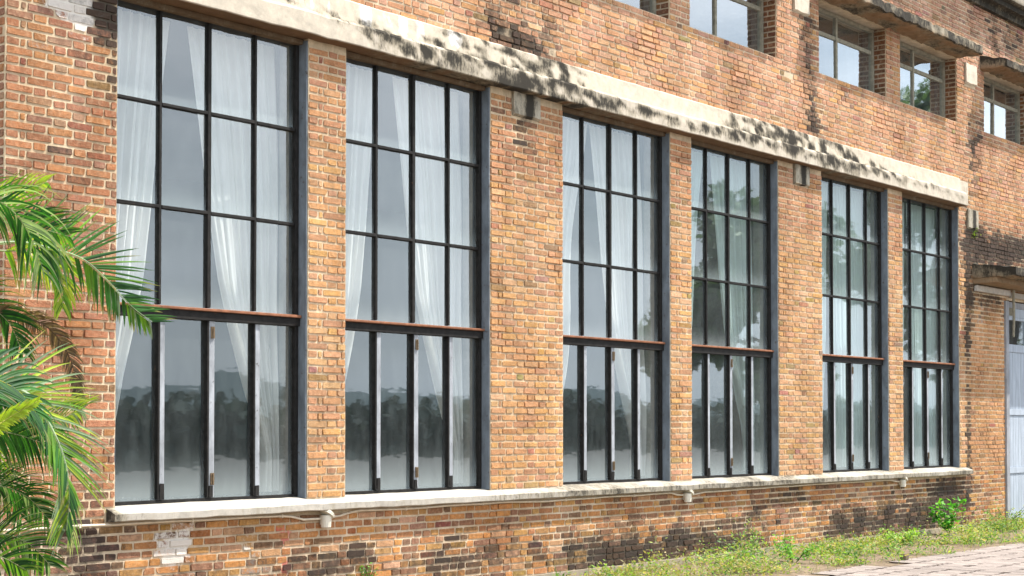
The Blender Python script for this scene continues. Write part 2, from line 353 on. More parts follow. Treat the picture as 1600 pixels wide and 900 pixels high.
def brick(b, P, a0, a1, z0, z1, col, dd, near=1.0):
    """one brick: uneven front with knocked-off corners, bedded in the mortar; P(a, z, d) maps to the wall"""
    r = random.random(); out = random.gauss(0, .0022)
    out = max(out, -.0003)
    if r < .06: col = tuple(q*random.uniform(.55, .85) for q in col)
    g = .0050; js = .0052
    a0 += g+random.uniform(-.002, .003); a1 -= g+random.uniform(-.002, .003); z0 += g+random.uniform(-.001, .003); z1 -= g+random.uniform(-.001, .003)
    if a1-a0 < .02: return
    k = min(.010, (a1-a0)*.25); tz = random.gauss(0, .0018)
    ring = []
    for (x, z, sx, sz) in ((a0,z0,1,1),(a1,z0,-1,1),(a1,z1,-1,-1),(a0,z1,1,-1)):
        kk = k*random.uniform(.2, .8)
        if random.random() < .03: kk = min(.02, (a1-a0)*.35)
        p1 = (x+sx*kk, z); p2 = (x, z+sz*kk*.8)
        ring += ([p2, p1] if (sx, sz) in ((1, 1), (-1, -1)) else [p1, p2])
    m = 1 if (a1-a0) < .13 else 2
    ring = [(x+random.uniform(-js, js)*.6, z+random.uniform(-js, js)*.6) for x, z in ring]
    ca, cz = (a0+a1)/2, (z0+z1)/2
    o = [b.vert(P(x, z, -.026), col, dd) for x, z in ring]
    bv = .005
    i = []
    for x, z in ring:
        xx = x+(bv if x < ca else -bv); zz = z+(bv if z < cz else -bv)
        i.append(b.vert(P(xx, zz, out+random.uniform(-.0008, .0012)+abs(tz)*(1 if (z > cz) == (tz > 0) else 0)), col, dd))
    for q in range(8): b.face(o[q], o[(q+1) % 8], i[(q+1) % 8], i[q])
    b.face(*i)

SKIP = [(7.80, 24.10, ZB-.02, ZBT-.02), (7.80, 24.35, .84, .95)]
PADS = [(12.88, 13.32, 4.83, ZB), (18.80, 19.19, 4.81, ZB), (24.40, 24.80, 4.77, 5.08), (24.36, 24.78, 7.09, 7.42), (18.80, 19.2, 7.12, 7.45)]
HOLES = [at(863, 80), at(1232, 117), at(790, 52), at(1248, 60)]
def course(b, P, a0, a1, zlo, zhi, openings, colf, dirtf, off=0.0):
    k0 = int(math.floor((zlo-.05)/.07)); k = k0
    while .05+.07*k < zhi-.01:
        z0 = .05+.07*k; z1 = z0+.07; k += 1
        if z0 < zlo-.005: continue
        if z1 > zhi+.03: z1 = zhi
        cuts = sorted([(o[0], o[1]) for o in openings if o[2]-.02 < (z0+z1)/2 < o[3]+.01])
        segs = []; c = a0
        for s, e in cuts:
            if s > c: segs.append((c, min(s, a1)))
            c = max(c, e)
        if c < a1: segs.append((c, a1))
        for s, e in segs:
            if e-s < .03: continue
            rowoff = (.18 if k % 2 else 0)+off+random.uniform(-.02, .02)
            x = s; ph = 0
            short = e-s < 1.6
            if short:      # piers start on a whole brick or a half at their edge
                seq = [.24, .12]; pre = [] if k % 2 else [.12, .06]
            else:
                pre = []
                x = s-((s-rowoff) % .36); seq = [.24, .12]
            n = 0
            while x < e-.015:
                w_ = (pre.pop(0) if pre else seq[n % 2]*random.uniform(.97, 1.03)); n += 0 if pre or w_ in (.12, .06) and x < s+.15 and short and not k % 2 else 1
                x1 = x+w_
                if random.random() < .05 and not short: x1 = x+.12
                if e-x1 < .05: x1 = e
                q0, q1 = max(x, s), min(x1, e)
                if q1-q0 > .03:
                    xm, zm = (q0+q1)/2, (z0+z1)/2
                    hole = any(abs(h.x-xm) < .07 and abs(h.z-zm) < .035 for h in HOLES) and colf is brick_col
                    if not hole:
                        dq = dirtf(xm, zm); brick(b, P, q0, q1, z0, z1, colf(xm, zm), (dq[0]+random.gauss(.02, .19), dq[1], dq[2]))
                x = x1
wall = MB()
ops = OPEN+SKIP+PADS
course(wall, lambda a, z, d: (a, -d, z), X0, 30.2, .05, ZT, ops, brick_col, dirt_shade)
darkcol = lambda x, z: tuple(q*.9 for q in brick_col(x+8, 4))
nodirt = lambda x, z: (-.45+.3*fbm(x*3, z), -1, -1)
course(wall, lambda a, z, d: (X0-.006-d, a, z), 0.012, 4.0, .05, ZT, [], lambda x, z: tuple(q*.92 for q in brick_col(7.2, z)), nodirt, .1)
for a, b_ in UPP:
    course(wall, lambda q, z, d, b_=b_: (b_-.006-d, q, z), 0.012, .22, US, UT, [], lambda x, z: tuple(q*.55 for q in brick_col(7.2, 4)), nodirt)  # right reveal bricks darkened, shade of the sunless jamb put into colour
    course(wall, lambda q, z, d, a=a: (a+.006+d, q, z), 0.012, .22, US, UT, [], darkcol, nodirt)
wall.build('brick_face', M['brick'], building)

# mortar bed and wall core as cells with true reveals
def core():
    b = MB(); T = .38
    xs = {X0, X1}; zs = {-.06, ZT+.4}
    for o in OPEN: xs |= {o[0], o[1]}; zs |= {o[2], o[3]}
    def dens(s, st):
        s = sorted(s); r = []
        for a, c in zip(s, s[1:]):
            n = max(1, int(round((c-a)/st))); r += [a+(c-a)*k/n for k in range(n)]
        return r+[s[-1]]
    xs = dens(xs, .14); zs = dens(zs, .12)
    solid = lambda x, z: X0 < x < X1 and -.06 < z < ZT+.4 and not any(o[0] < x < o[1] and o[2] < z < o[3] for o in OPEN)
    vid = {}
    def V(i, j, s):
        key = (i, j, s)
        if key not in vid:
            x, z = xs[i], zs[j]; y = .0048+.002*fbm(x*9, z*9)+.030*max(0, fbm(x*1.7, z*1.9, 91)-.12) if s == 0 else T
            t = 1+.10*fbm(x*1.3, z*1.3, 77); c = (.62*t, .50*t, .345*t)
            if z > 5.4: c = (.63*t, .51*t, .36*t)
            if z < .85: c = (.62*t, .51*t, .37*t)
            dd = dirt_shade(x, z); dd = (dd[0]-(.30 if z < 5.4 else .05), dd[1], dd[2])
            if s: c = (.3, .3, .29); dd = (-1, -1, -1)
            vid[key] = b.vert((x, y, z), c, dd)
        return vid[key]
    nx, nz = len(xs)-1, len(zs)-1
    S = [[solid((xs[i]+xs[i+1])/2, (zs[j]+zs[j+1])/2) for j in range(nz)] for i in range(nx)]
    g = lambda i, j: 0 <= i < nx and 0 <= j < nz and S[i][j]
    for i in range(nx):
        for j in range(nz):
            if not S[i][j]: continue
            b.face(V(i,j,0), V(i+1,j,0), V(i+1,j+1,0), V(i,j+1,0)); b.face(V(i,j,1), V(i,j+1,1), V(i+1,j+1,1), V(i+1,j,1))
            if not g(i-1, j): b.face(V(i,j,0), V(i,j+1,0), V(i,j+1,1), V(i,j,1))
            if not g(i+1, j): b.face(V(i+1,j,0), V(i+1,j,1), V(i+1,j+1,1), V(i+1,j+1,0))
            if not g(i, j-1): b.face(V(i,j,0), V(i,j,1), V(i+1,j,1), V(i+1,j,0))
            if not g(i, j+1): b.face(V(i,j+1,0), V(i+1,j+1,0), V(i+1,j+1,1), V(i,j+1,1))
    b.build('mortar_wall', M['mortar'], building)
core()
b = MB(); b.box(X0+.006, X0+.38, .381, 9, -.06, ZT+.4, (.5, .4, .28), (-.5, -1, -1)); b.box(X1-.38, X1, .381, 9, -.06, ZT+.4, (.5, .4, .28), (-.5, -1, -1))
b.box(X0+.006, X1, 9, 9.38, -.06, ZT+.4, (.5, .4, .28), (-.5, -1, -1)); b.build('side_wall', M['mortar'], building)
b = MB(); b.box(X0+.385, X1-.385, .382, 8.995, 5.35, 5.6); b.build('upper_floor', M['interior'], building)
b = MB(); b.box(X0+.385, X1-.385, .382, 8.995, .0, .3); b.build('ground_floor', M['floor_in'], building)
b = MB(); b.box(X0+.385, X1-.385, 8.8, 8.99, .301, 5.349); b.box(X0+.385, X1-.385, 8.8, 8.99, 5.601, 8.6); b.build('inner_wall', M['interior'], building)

# plinth strip
b = MB(); x = X0-.02
while x < 26.0:
    x1 = min(26.0, x+random.uniform(.25, .5)); t = 1+.25*fbm(x*.8, 1)
    b.box(x, x1, -.035-.01*random.random(), .1, -.06, .05+.012*fbm(x*2, 4), (.30*t, .26*t, .20*t), (-.25+.3*fbm(x, 9), -1, -1)); x = x1
b.build('plinth', M['concrete'], building)

# gridded slab (so that stains can follow it)
def slab(b, x0, x1, prof, colf, dirtf, st=.12, end=True, rag=0):
    """profile prof [(y,z)...] swept along x with ragged edges"""
    n = int((x1-x0)/st); rows = []; sub = []
    for (p, q) in zip(prof, prof[1:]):
        L = math.dist(p, q); m = max(1, int(L/.05))
        sub += [(p[0]+(q[0]-p[0])*k/m, p[1]+(q[1]-p[1])*k/m) for k in range(m)]
    sub.append(prof[-1])
    for i in range(n+1):
        x = x0+(x1-x0)*i/n; r = []
        for k, (y, z) in enumerate(sub):
            r.append(b.vert((x, y+.004*fbm(x*3, z*5, 1)+rag*.3*fbm(x*6, z*9, 2), z+.004*fbm(x*2.5, y*4, 6)+rag*fbm(x*5, y*5, 3)), colf(x, z), dirtf(x, y, z)))
        rows.append(r)
    for i in range(n):
        for k in range(len(sub)-1): b.face(rows[i][k], rows[i+1][k], rows[i+1][k+1], rows[i][k+1])
    if end: b.face(*rows[0]); b.face(*reversed(rows[-1]))

BD = blobs([(240, 0, .3, .1, .0), (470, 12, .25, .10, .55), (540, 35, .3, .10, .75), (580, 55, .3, .1, .6), (640, 80, .5, .13, .65), (690, 90, .4, .12, .6), (700, 60, .6, .1, .45), (760, 75, .7, .2, .75), (810, 90, .5, .3, 1.1),
    (830, 115, .6, .25, 1.0), (870, 110, .6, .15, .6), (850, 140, .9, .12, .85), (930, 160, .8, .08, .6), (1010, 180, .6, .06, .4), (1100, 205, .8, .07, .65), (1160, 215, .7, .09, .6), (1200, 200, .9, .18, 1.0), (1260, 215, .9, .25, 1.2), (1290, 235, .7, .15, .9), (1340, 260, .9, .10, .8), (1400, 275, 1, .08, .6), (1450, 290, .8, .07, .45), (1505, 300, .4, .25, .6)])
BP = blobs([(515, 18, .05, .16, 1.0), (568, 20, .07, .2, 1.3), (600, 28, .05, .12, 1.1), (625, 40, .06, .16, 1.2), (655, 45, .05, .2, 1.2), (700, 55, .05, .14, 1.1), (716, 60, .05, .12, 1.1), (480, 5, .05, .1, 1.0), (540, 10, .04, .1, .9), (590, 60, .04, .1, .5)])
def bdirt(x, y, z):
    zz = z if y < -.02 else z
    f_ = field(BD, x, zz); n_ = fbm(x*6, z*9, 3); d = min(1.0, f_)*(.86+1.1*n_)-.36+.36*fbm(x*1.6, z*2.5, 12)+.22*n_+(.26*sst(10.5, 11.5, x)+.1*sst(8, 9, x) if z < 5.27 else 0)
    return (d, field(BP, x, zz)*1.7-.45, -1)
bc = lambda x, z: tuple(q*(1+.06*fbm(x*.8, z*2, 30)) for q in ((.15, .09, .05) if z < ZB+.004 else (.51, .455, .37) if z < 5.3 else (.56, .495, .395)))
b = MB()
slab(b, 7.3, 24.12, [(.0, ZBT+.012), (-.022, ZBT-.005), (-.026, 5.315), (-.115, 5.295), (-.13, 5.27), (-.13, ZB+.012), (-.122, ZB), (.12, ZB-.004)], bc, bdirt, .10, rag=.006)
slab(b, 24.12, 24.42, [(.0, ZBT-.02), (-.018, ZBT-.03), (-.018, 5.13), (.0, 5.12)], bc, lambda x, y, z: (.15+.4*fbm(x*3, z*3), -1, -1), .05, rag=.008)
b.build('concrete_beam', M['concrete'], building, smooth=False)
# soffit moulding strip above the window heads
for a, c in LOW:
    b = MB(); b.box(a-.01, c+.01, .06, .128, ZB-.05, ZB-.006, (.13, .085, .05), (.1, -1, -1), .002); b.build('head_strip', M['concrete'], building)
for (x0, x1, z0, z1) in PADS:
    b = MB(); cl = z0 > 6
    def pd(x, y, z, x0=x0, x1=x1, z0=z0, cl=cl):
        if cl: return (-.6+.25*fbm(x*5, z*5), -1, -1)
        return (.30+1.2*math.exp(-((x-(x0+x1)/2-.04)/.06)**2)+.25*fbm(x*6, z*2, 2), -.3, -1)
    slab(b, x0, x1, [(.0, z1-.001), (-.03, z1-.006), (-.035, z0+.02), (.0, z0)], lambda x, z: (.58, .52, .42) if cl else (.42, .38, .30), pd, .03, rag=.012)
    b.build('concrete_pad', M['concrete'], building)
# window sill
b = MB()
def sill_dirt_tone(x, y, z):
    if x < 7.83: return (.75, -1, -1)  # left end face set darker as a whole
    d = -.14+.30*fbm(x*1.8, z*6, 15)+.42*sst(11.5, 14, x)+(.18 if y < -.1 and z < .93 else 0)
    return (d, -.35+.3*fbm(x*2, 2), -1)
slab(b, 7.815, 24.34, [(.12, .972), (.0, .955), (-.10, .918), (-.11, .912), (-.11, .860), (-.10, .852), (.0, .85)], lambda x, z: (.43, .405, .355), sill_dirt_tone, .15, rag=.006)
b.build('window_sill', M['sill'], building)

# awnings
def awning(x0, x1, zb, d, t=.13, col=(.42, .37, .29), dk=.05, n='awning', lipz=0):
    b = MB()
    def ad(x, y, z):
        if z > zb+.02 or y < -d+.02: return (dk+.5*fbm(x*2.2, y*3, z)+.3*fbm(x*9, z*9, 3)+.74, -.5+.4*fbm(x*3, z*8, 4), -1)
        return (.20+.8*fbm(x*1.5, y*3, 8), -1, -1)
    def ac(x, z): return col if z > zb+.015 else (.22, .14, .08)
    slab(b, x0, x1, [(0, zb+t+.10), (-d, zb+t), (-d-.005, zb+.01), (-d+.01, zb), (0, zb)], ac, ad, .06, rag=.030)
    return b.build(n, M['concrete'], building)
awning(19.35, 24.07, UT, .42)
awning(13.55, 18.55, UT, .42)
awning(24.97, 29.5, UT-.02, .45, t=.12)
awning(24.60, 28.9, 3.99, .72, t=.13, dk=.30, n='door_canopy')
b = MB(); b.box(24.62, 28.8, -.40, -.002, 3.90, 3.985, (.25, .17, .10), (.1, -1, -1), .01); b.build('canopy_bracket', M['concrete'], building)
b = MB(); b.box(24.66, 26.06, -.06, -.012, 3.78, 3.87, (.50, .47, .42), (-.4, -1, -1), .004); b.box(26.10, 28.4, -.05, -.012, 3.76, 3.85, (.42, .39, .34), (-.2, -1, -1), .004)
b.build('lintel_board', M['sill'], building)
# cornice
def cd_(x, y, z): return (.85+.5*fbm(x*1.3, z*6, 2) if z < 8.62 else .12+.5*fbm(x*1.5, z*3, 7), -.6, -1)
b = MB()
slab(b, X0-.3, X1+.2, [(0, 8.42), (-.07, 8.425), (-.08, 8.50), (-.10, 8.52), (-.19, 8.53), (-.20, 8.60), (-.29, 8.63), (-.30, 8.88), (-.26, 8.92), (.4, 8.94), (9.5, 8.95), (9.5, 8.6), (.3, 8.6)], lambda x, z: (.40, .36, .29) if z > 8.63 else (.10, .085, .07), cd_, .25, rag=.004)  # lower tiers coloured dark as a shaded underside, besides the mould
b.build('cornice', M['cornice'], building)

# ------------------------------------------------------------------ lower windows
FY = .13
def bar(b, x0, x1, y0, y1, z0, z1, j=.0015): b.box(x0, x1, y0, y1, z0, z1, j=j)
for wi, (L, R) in enumerate(LOW):
    W = R-L
    f = MB()
    for (x0, x1) in ((L+.002, L+.045), (R-.055, R-.016)): bar(f, x0, x1, FY-.022, FY+.07, .985, ZB-.052)
    bar(f, L+.002, R-.016, FY-.02, FY+.07, ZB-.052, ZB-.006); bar(f, L+.002, R-.016, FY-.02, FY+.07, .955, 1.0)
    win = f.build('window', M['steel'], building, loc=(L, FY, .95), bevel=.003)
    def part(mb, n, m, **k):
        o = mb.build(n, m, None, **k); o.parent = win; o.location = Vector(o.location)-Vector((L, FY, .95)); return o
    j = MB()
    bar(j, R-.015, R-.003, .012, FY+.08, .965, ZB-.02, .002); part(j, 'jamb_lining', M['jamb']); j = MB(); bar(j, L+.001, L+.012, .02, FY-.032, .965, ZB-.02, .002)
    part(j, 'jamb_lining', M['jamb'])
    g = MB(); xs = [L+.525, L+1.045, L+1.565]
    for k, x in enumerate(xs):
        ww = .019 if k == 1 else .013
        bar(g, x-ww, x+ww, FY-.014, FY+.04, 2.61, ZB-.055)
    for z in (4.265, 3.415):
        prev = L+.046
        for x in xs+[R-.062]:
            e = x-.0145 if x in xs else x
            if x == xs[1]: e = x-.0205
            bar(g, prev, e, FY-.018, FY+.035, z-.014, z+.014)
            prev = x+(.0205 if x == xs[1] else .0145)
    part(g, 'glazing_bars', M['steel'], bevel=.003)
    t = MB(); bar(t, L+.013, R-.018, .062, FY+.05, 2.574, 2.598); part(t, 'transom_rail', M['rust'], bevel=.006)
    t = MB(); bar(t, L+.013, R-.018, .085, FY+.05, 2.50, 2.572); part(t, 'transom_web', M['steel'])
    for k, x in enumerate(xs):
        m = MB(); wd = .048 if k != 1 else .058
        bar(m, x-.006, x+wd, FY-.024, FY+.05, 1.003, 2.498, .002); part(m, 'mullion', M['bluegrey'], bevel=.006)
        m = MB(); bar(m, x-.026, x-.008, FY-.028, FY+.05, 1.003, 2.498); bar(m, x-.006, x+.035, FY-.034, FY-.0255, 1.003, 1.08+random.uniform(0, .06), .003); part(m, 'casement_stile', M['steel'])  # black strip stands in for the mullion's shaded left side
    for z in (2.40, 1.16) if True else ():
        h = MB(); x = xs[1]; bar(h, x+.012, x+.05, FY-.034, FY-.0255, z-.05, z+.05, .002); h.tube([(x+.031, FY-.038, z-.045), (x+.031, FY-.038, z+.045)], .006, 8); part(h, 'hinge', M['brass'])
    p = MB()
    cols = [L+.046]+xs+[R-.062]
    for (z0, z1, low) in ((4.281, ZB-.052, 0), (3.431, 4.249, 0), (2.60, 3.399, 0), (1.0, 2.50, 1)):
        for k in range(4):
            a, c = cols[k], cols[k+1]
            tx, tz = random.gauss(0, .0010), random.gauss(0, .0012)
            N = 12
            grid = []
            for q in range(N+1):
                zz = z0+(z1-z0)*q/N; fz = q/N
                dst = max(0, 1-fz*(3.0 if low else 3.0))
                grid.append([p.vert((xx, FY+.014+tx*(sx*2-1)+tz*(fz*2-1)*1.2, zz), (1, 1, 1), (dst*(1.0 if low else .8), 0, 0)) for sx, xx in ((0, a), (1, c))])
            for q in range(N): p.face(grid[q][0], grid[q][1], grid[q+1][1], grid[q+1][0])
    part(p, 'glass_panes', M['glass'] if wi < 3 else M['glass_dirty'])

# ------------------------------------------------------------------ upper windows
for wi, (L, R) in enumerate(UPP):
    Y = .22; f = MB()
    for (x0, x1) in ((L, L+.05), (R-.055, R)): bar(f, x0+.002, x1-.002, Y-.03, Y+.05, US+.05, UT-.05)
    bar(f, L+.002, R-.002, Y-.03, Y+.05, US, US+.05); bar(f, L+.002, R-.002, Y-.03, Y+.05, UT-.05, UT-.004)
    win = f.build('window', M['oldwood'], building, loc=(L, Y, US), bevel=.004)
    def part(mb, n, m, **k):
        o = mb.build(n, m, None, **k); o.parent = win; o.location = Vector(o.location)-Vector((L, Y, US)); return o
    g = MB(); mid = (L+R)/2-.12; tz = 7.08
    bar(g, mid-.026, mid+.026, Y-.016, Y+.04, US+.052, UT-.052)
    bar(g, L+.05, mid-.030, Y-.013, Y+.04, tz-.028, tz+.028); bar(g, mid+.030, R-.056, Y-.013, Y+.04, tz-.028, tz+.028)
    part(g, 'glazing_bars', M['oldwood'], bevel=.004)
    p = MB()
    for (a, c) in ((L+.05, mid-.028), (mid+.028, R-.055)):
        for z0, z1 in ((US+.05, tz-.03), (tz+.03, UT-.05)):
            q = random.gauss(0, .004); r = random.gauss(0, .002)
            p.quad((a, Y+.008-q, z0), (c, Y+.008+q, z0), (c, Y+.008+q+r, z1), (a, Y+.008-q+r, z1), (1, 1, 1), (.1, 0, 0))
    part(p, 'glass_panes', M['glass_up'])

# ------------------------------------------------------------------ door
dx0, dx1, dz0, dz1 = DOOR
d = MB()
bar(d, dx0-.10, dx0+.03, -.035, .10, -.05, 3.70); bar(d, dx0+.032, dx1-.01, .02, .12, 3.60, 3.70); bar(d, dx1-.08, dx1, -.02, .10, -.05, 3.598)
door = d.build('door', M['doorframe'], building, loc=(dx0, .02, 0), bevel=.005)
def dpart(mb, n, m, **k):
    o = mb.build(n, m, None, **k); o.parent = door; o.location = Vector(o.location)-Vector((dx0, .02, 0)); return o
m = MB(); a, c = dx0+.034, dx0+1.0; e = c+.01; g_ = dx1-.084
for (p0, p1) in ((a, c), (e, g_)):
    bar(m, p0, p0+.09, .03, .075, .02, 3.45); bar(m, p1-.09, p1, .03, .075, .02, 3.45)
    for z0, z1 in ((.02, .18), (.82, .92), (1.80, 1.90), (2.86, 2.99), (3.40, 3.45)): bar(m, p0+.092, p1-.092, .03, .075, z0, z1)
    x = p0+.092
    while x < p1-.095:
        x1 = min(p1-.093, x+.12)
        for z0, z1 in ((.182, .818), (.922, 1.798), (1.902, 2.858)): bar(m, x+.0015, x1-.0015, .046, .07, z0, z1, .0008)
        x = x1
bar(m, a, g_, .025, .075, 3.452, 3.598)
dpart(m, 'door_leaf', M['doorwood'], bevel=.004)
m = MB()
for (p0, p1) in ((a+.091, c-.091), (e+.091, g_-.091)): m.quad((p0, .055, 2.99), (p1, .055, 2.99), (p1, .055, 3.40), (p0, .055, 3.40), (1, 1, 1), (.2, 0, 0))
dpart(m, 'transom_glass', M['glass'])
m = MB(); m.box(dx0+.05, dx0+.30, .010, .023, 3.47, 3.60, j=.003); dpart(m, 'door_plate', M['plate'])
m = MB(); m.box(dx0+.05, dx0+.12, .02, .029, 1.86, 1.94, j=.001); m.tube([(dx0+.085, .0, 1.87), (dx0+.085, .0, 1.93)], .008); dpart(m, 'latch', M['doorframe'], bevel=.002)
m = MB(); m.tube([(26.07, -.10, 3.88), (26.07, -.10, 3.40), (26.07, -.09, 3.10)], .022, 10); tag(m.build('hanging_pipe', M['oldwood'], building, loc=(26.07, -.1, 3.1)))

# ------------------------------------------------------------------ curtains
def lerp(tab, z):
    if z >= tab[0][0]: return tab[0][1]
    for (z0, a), (z1, c) in zip(tab, tab[1:]):
        if z >= z1: t = (z0-z)/(z0-z1); return a+(c-a)*t
    return tab[-1][1]
LE = [(5.1, .90), (4.4, .80), (3.5, .69), (2.9, .60), (2.4, .48), (2.0, .37), (1.6, .29), (1.35, .25), (1.0, .30)]
RE = [(5.1, 1.06), (4.2, 1.2), (3.5, 1.30), (2.9, 1.42), (2.5, 1.54), (2.0, 1.72), (1.6, 1.88), (1.35, 1.94), (1.0, 1.92)]
CLAB = {
 0: ('left sheer white curtain of the first tall window, beside the palm', 'right sheer white curtain of the first tall window, gathered to the right jamb'),
 1: ('left sheer curtain of the second tall window, swept towards the narrow brick pier', 'right sheer curtain of the second tall window, swept to the wide pier'),
 2: ('left sheer curtain of the third tall window, just right of the wide pier', 'right sheer curtain in the third tall window, filling its middle panes'),
 3: ('narrow left sheer curtain of the fourth tall window', 'right sheer curtain of the fourth tall window, dim behind dusty glass'),
 4: ('thin left curtain of the fifth tall window', 'right curtain of the fifth tall window, hanging almost straight'),
 5: ('left curtain of the last tall window before the door', 'right curtain of the last tall window before the door')}
for wi, (L, R) in enumerate(LOW):
    for side in (0, 1):
        b = MB(); cx = .42; nz, na = 60, 110; rows = []
        sh = random.uniform(-.05, .05); ph = random.uniform(0, 9); wv = [0, 0, .0, .0, .12, .15][wi]
        for k in range(nz+1):
            z = 5.06-(5.06-1.02)*k/nz
            if wi >= 4 and side == 0: e0 = -.02; e1 = .62+.35*lerp(LE, z)+sh
            elif wi >= 4: e0 = (.98 if wi == 4 else 1.02)+.22*(lerp(RE, z)-1)-.04*math.sin(z*1.3); e1 = 2.05+.02*math.sin(z)
            elif side == 0: e0 = -.02; e1 = lerp(LE, z)+sh-(.08*math.sin(z*2.2) if wi == 2 else .05*math.sin(z*1.4+wi) if wi == 3 else 0)
            else: e0 = lerp(RE, z)+sh*.6-wv; e1 = 2.06+.03*math.sin(z*2)
            r = []
            width = e1-e0
            for q in range(na+1):
                t = q/na
                tt = t+.012*math.sin(t*17+ph+z*.7)
                amp = .024+.040*min(1, (.9-min(.9, width))/.6)
                fold = math.sin(tt*2*math.pi*8.5+ph)+.5*math.sin(tt*2*math.pi*19+ph*2+z*.4)+.3*math.sin(tt*2*math.pi*3.3+z)
                x = L+e0+width*t+.006*math.sin(tt*80+z)
                r.append(b.vert((x, cx+amp*fold*(.65+.35*math.sin(z*1.1+q*.05)), z)))
            rows.append(r)
        for k in range(nz):
            for q in range(na): b.face(rows[k][q], rows[k+1][q], rows[k+1][q+1], rows[k][q+1])
        o = b.build('curtain', M['curtain'], None, loc=(L+1, cx, 1.02), smooth=True)
        tag(o, CLAB[wi][side], 'curtain', 'sheer curtains behind the tall windows')

# ------------------------------------------------------------------ cable and junction boxes
pts = []
for (u, v) in [(-40, 832), (0, 828), (60, 825), (165, 819), (300, 812), (400, 807), (440, 805), (455, 806), (474, 811), (498, 810), (530, 805), (545, 800), (562, 796), (620, 795), (700, 789), (780, 784), (860, 782), (940, 776), (1010, 772), (1048, 769), (1058, 772), (1075, 773), (1088, 771), (1100, 768), (1200, 761), (1300, 754), (1390, 749), (1397, 751), (1408, 752)]:
    pts.append(at(u, v+1, -.028))
b = MB(); sm = []
for p, q in zip(pts, pts[1:]):
    n = max(1, int((q-p).length/.12)); sm += [p.lerp(q, k/n)+Vector((0, 0, .002*math.sin(7*(p.x+k)))) for k in range(n)]
sm.append(pts[-1]); b.tube(sm, .011, 8)
cab = b.build('cable', M['cable'], None, loc=pts[1], smooth=True)
tag(cab, 'cream cable clipped along the wall just under the long window sill', 'cable')
for x in [7.6, 8.7, 9.6, 11.2, 12.4, 13.8, 15.0, 17.3, 18.6, 20.1]:
    b = MB(); q = min(sm, key=lambda s: abs(s.x-x)); b.box(q.x-.008, q.x+.008, -.042, -.004, q.z-.015, q.z+.015)
    c_ = b.build('clip', M['cable'], None); c_.parent = cab; c_.location = -Vector(pts[1])
def jbox(u, v, s, label):
    p = at(u, v, -.06)
    e = bpy.data.objects.new('junction_box', None); COL.objects.link(e); e.location = (p.x, 0, p.z); tag(e, label, 'junction box', 'junction boxes on the sill cable')
    m = MB(); m.tube([(p.x, -.055, p.z-.075*s), (p.x, -.055, p.z-.02*s), (p.x, -.055, p.z+.035*s)], [.046*s, .050*s, .052*s], 14); m.box(p.x-.03*s, p.x+.03*s, -.05, -.004, p.z-.05*s, p.z+.03*s)
    m.build('box_body', M['plastic'], e, loc=(p.x, 0, p.z), smooth=False, bevel=.004)
    m = MB(); m.tube([(p.x+.005, -.06, p.z+.036*s), (p.x+.015, -.06, p.z+.05*s), (p.x+.03, -.055, p.z+.068*s)], [.066*s, .070*s, .035*s], 16)
    m.build('lid', M['plastic'], e, loc=(p.x, 0, p.z), bevel=.003)
jbox(510, 811, 1.0, 'large round junction box under the sill between first and second window')
jbox(1075, 775, .95, 'small cream junction box under the sill below the pier between third and fourth window')
jbox(1411, 753, .95, 'cream junction box ending the cable, under the sill near the last window')

# ------------------------------------------------------------------ palm
def ribbon(b, base, d, n, L, wd, droop, col, seg=6, fold=.25):
    """one leaflet: folded tapering blade that bends under its weight"""
    p = Vector(base); d = Vector(d).normalized(); prev = None; dry = random.random() < .4 and seg > 4
    col0 = col
    for k in range(seg+1):
        t = k/seg; w_ = wd*(math.sin(math.pi*min(1, .12+t*.88))**.6)*(1-t*.55) if k < seg else .0006
        col = tuple(a*.45+b_*.55 for a, b_ in zip(col0, (.36, .27, .12))) if dry and t > .75 else col0
        s = d.cross(n); s = s.normalized() if s.length > 1e-4 else Vector((1, 0, 0)); nn = s.cross(d).normalized()
        cur = [b.vert(p-s*w_+nn*w_*fold, col), b.vert(p, col), b.vert(p+s*w_+nn*w_*fold, col)]
        if prev: b.face(prev[0], prev[1], cur[1], cur[0]); b.face(prev[1], prev[2], cur[2], cur[1])
        prev = cur; p = p+d*(L/seg); d = (d+Vector((0, 0, -droop/seg*(.5+t)))).normalized()

palm = bpy.data.objects.new('palm', None); COL.objects.link(palm)
PB = Vector((4.9, -2.2, -.05)); palm.location = PB
tag(palm, 'areca palm with arching green fronds in front of the left brick pier', 'palm')
stem = MB()
for q in range(5):
    a = q*1.3; bx = PB+Vector((.16*math.cos(a), .16*math.sin(a), 0)); hh = random.uniform(1.1, 2.0)
    tp = bx+Vector((.14*math.cos(a)+.1, .1*math.sin(a), hh))
    stem.tube([bx.lerp(tp, k/8)+Vector((0, 0, 0)) for k in range(9)], [.05-.002*k for k in range(9)], 10)
M['palmstem'] = simple('palm_stem', (.20, .24, .09), .6, .3, 14, .4)
stem.build('trunk', M['palmstem'], palm, smooth=True)

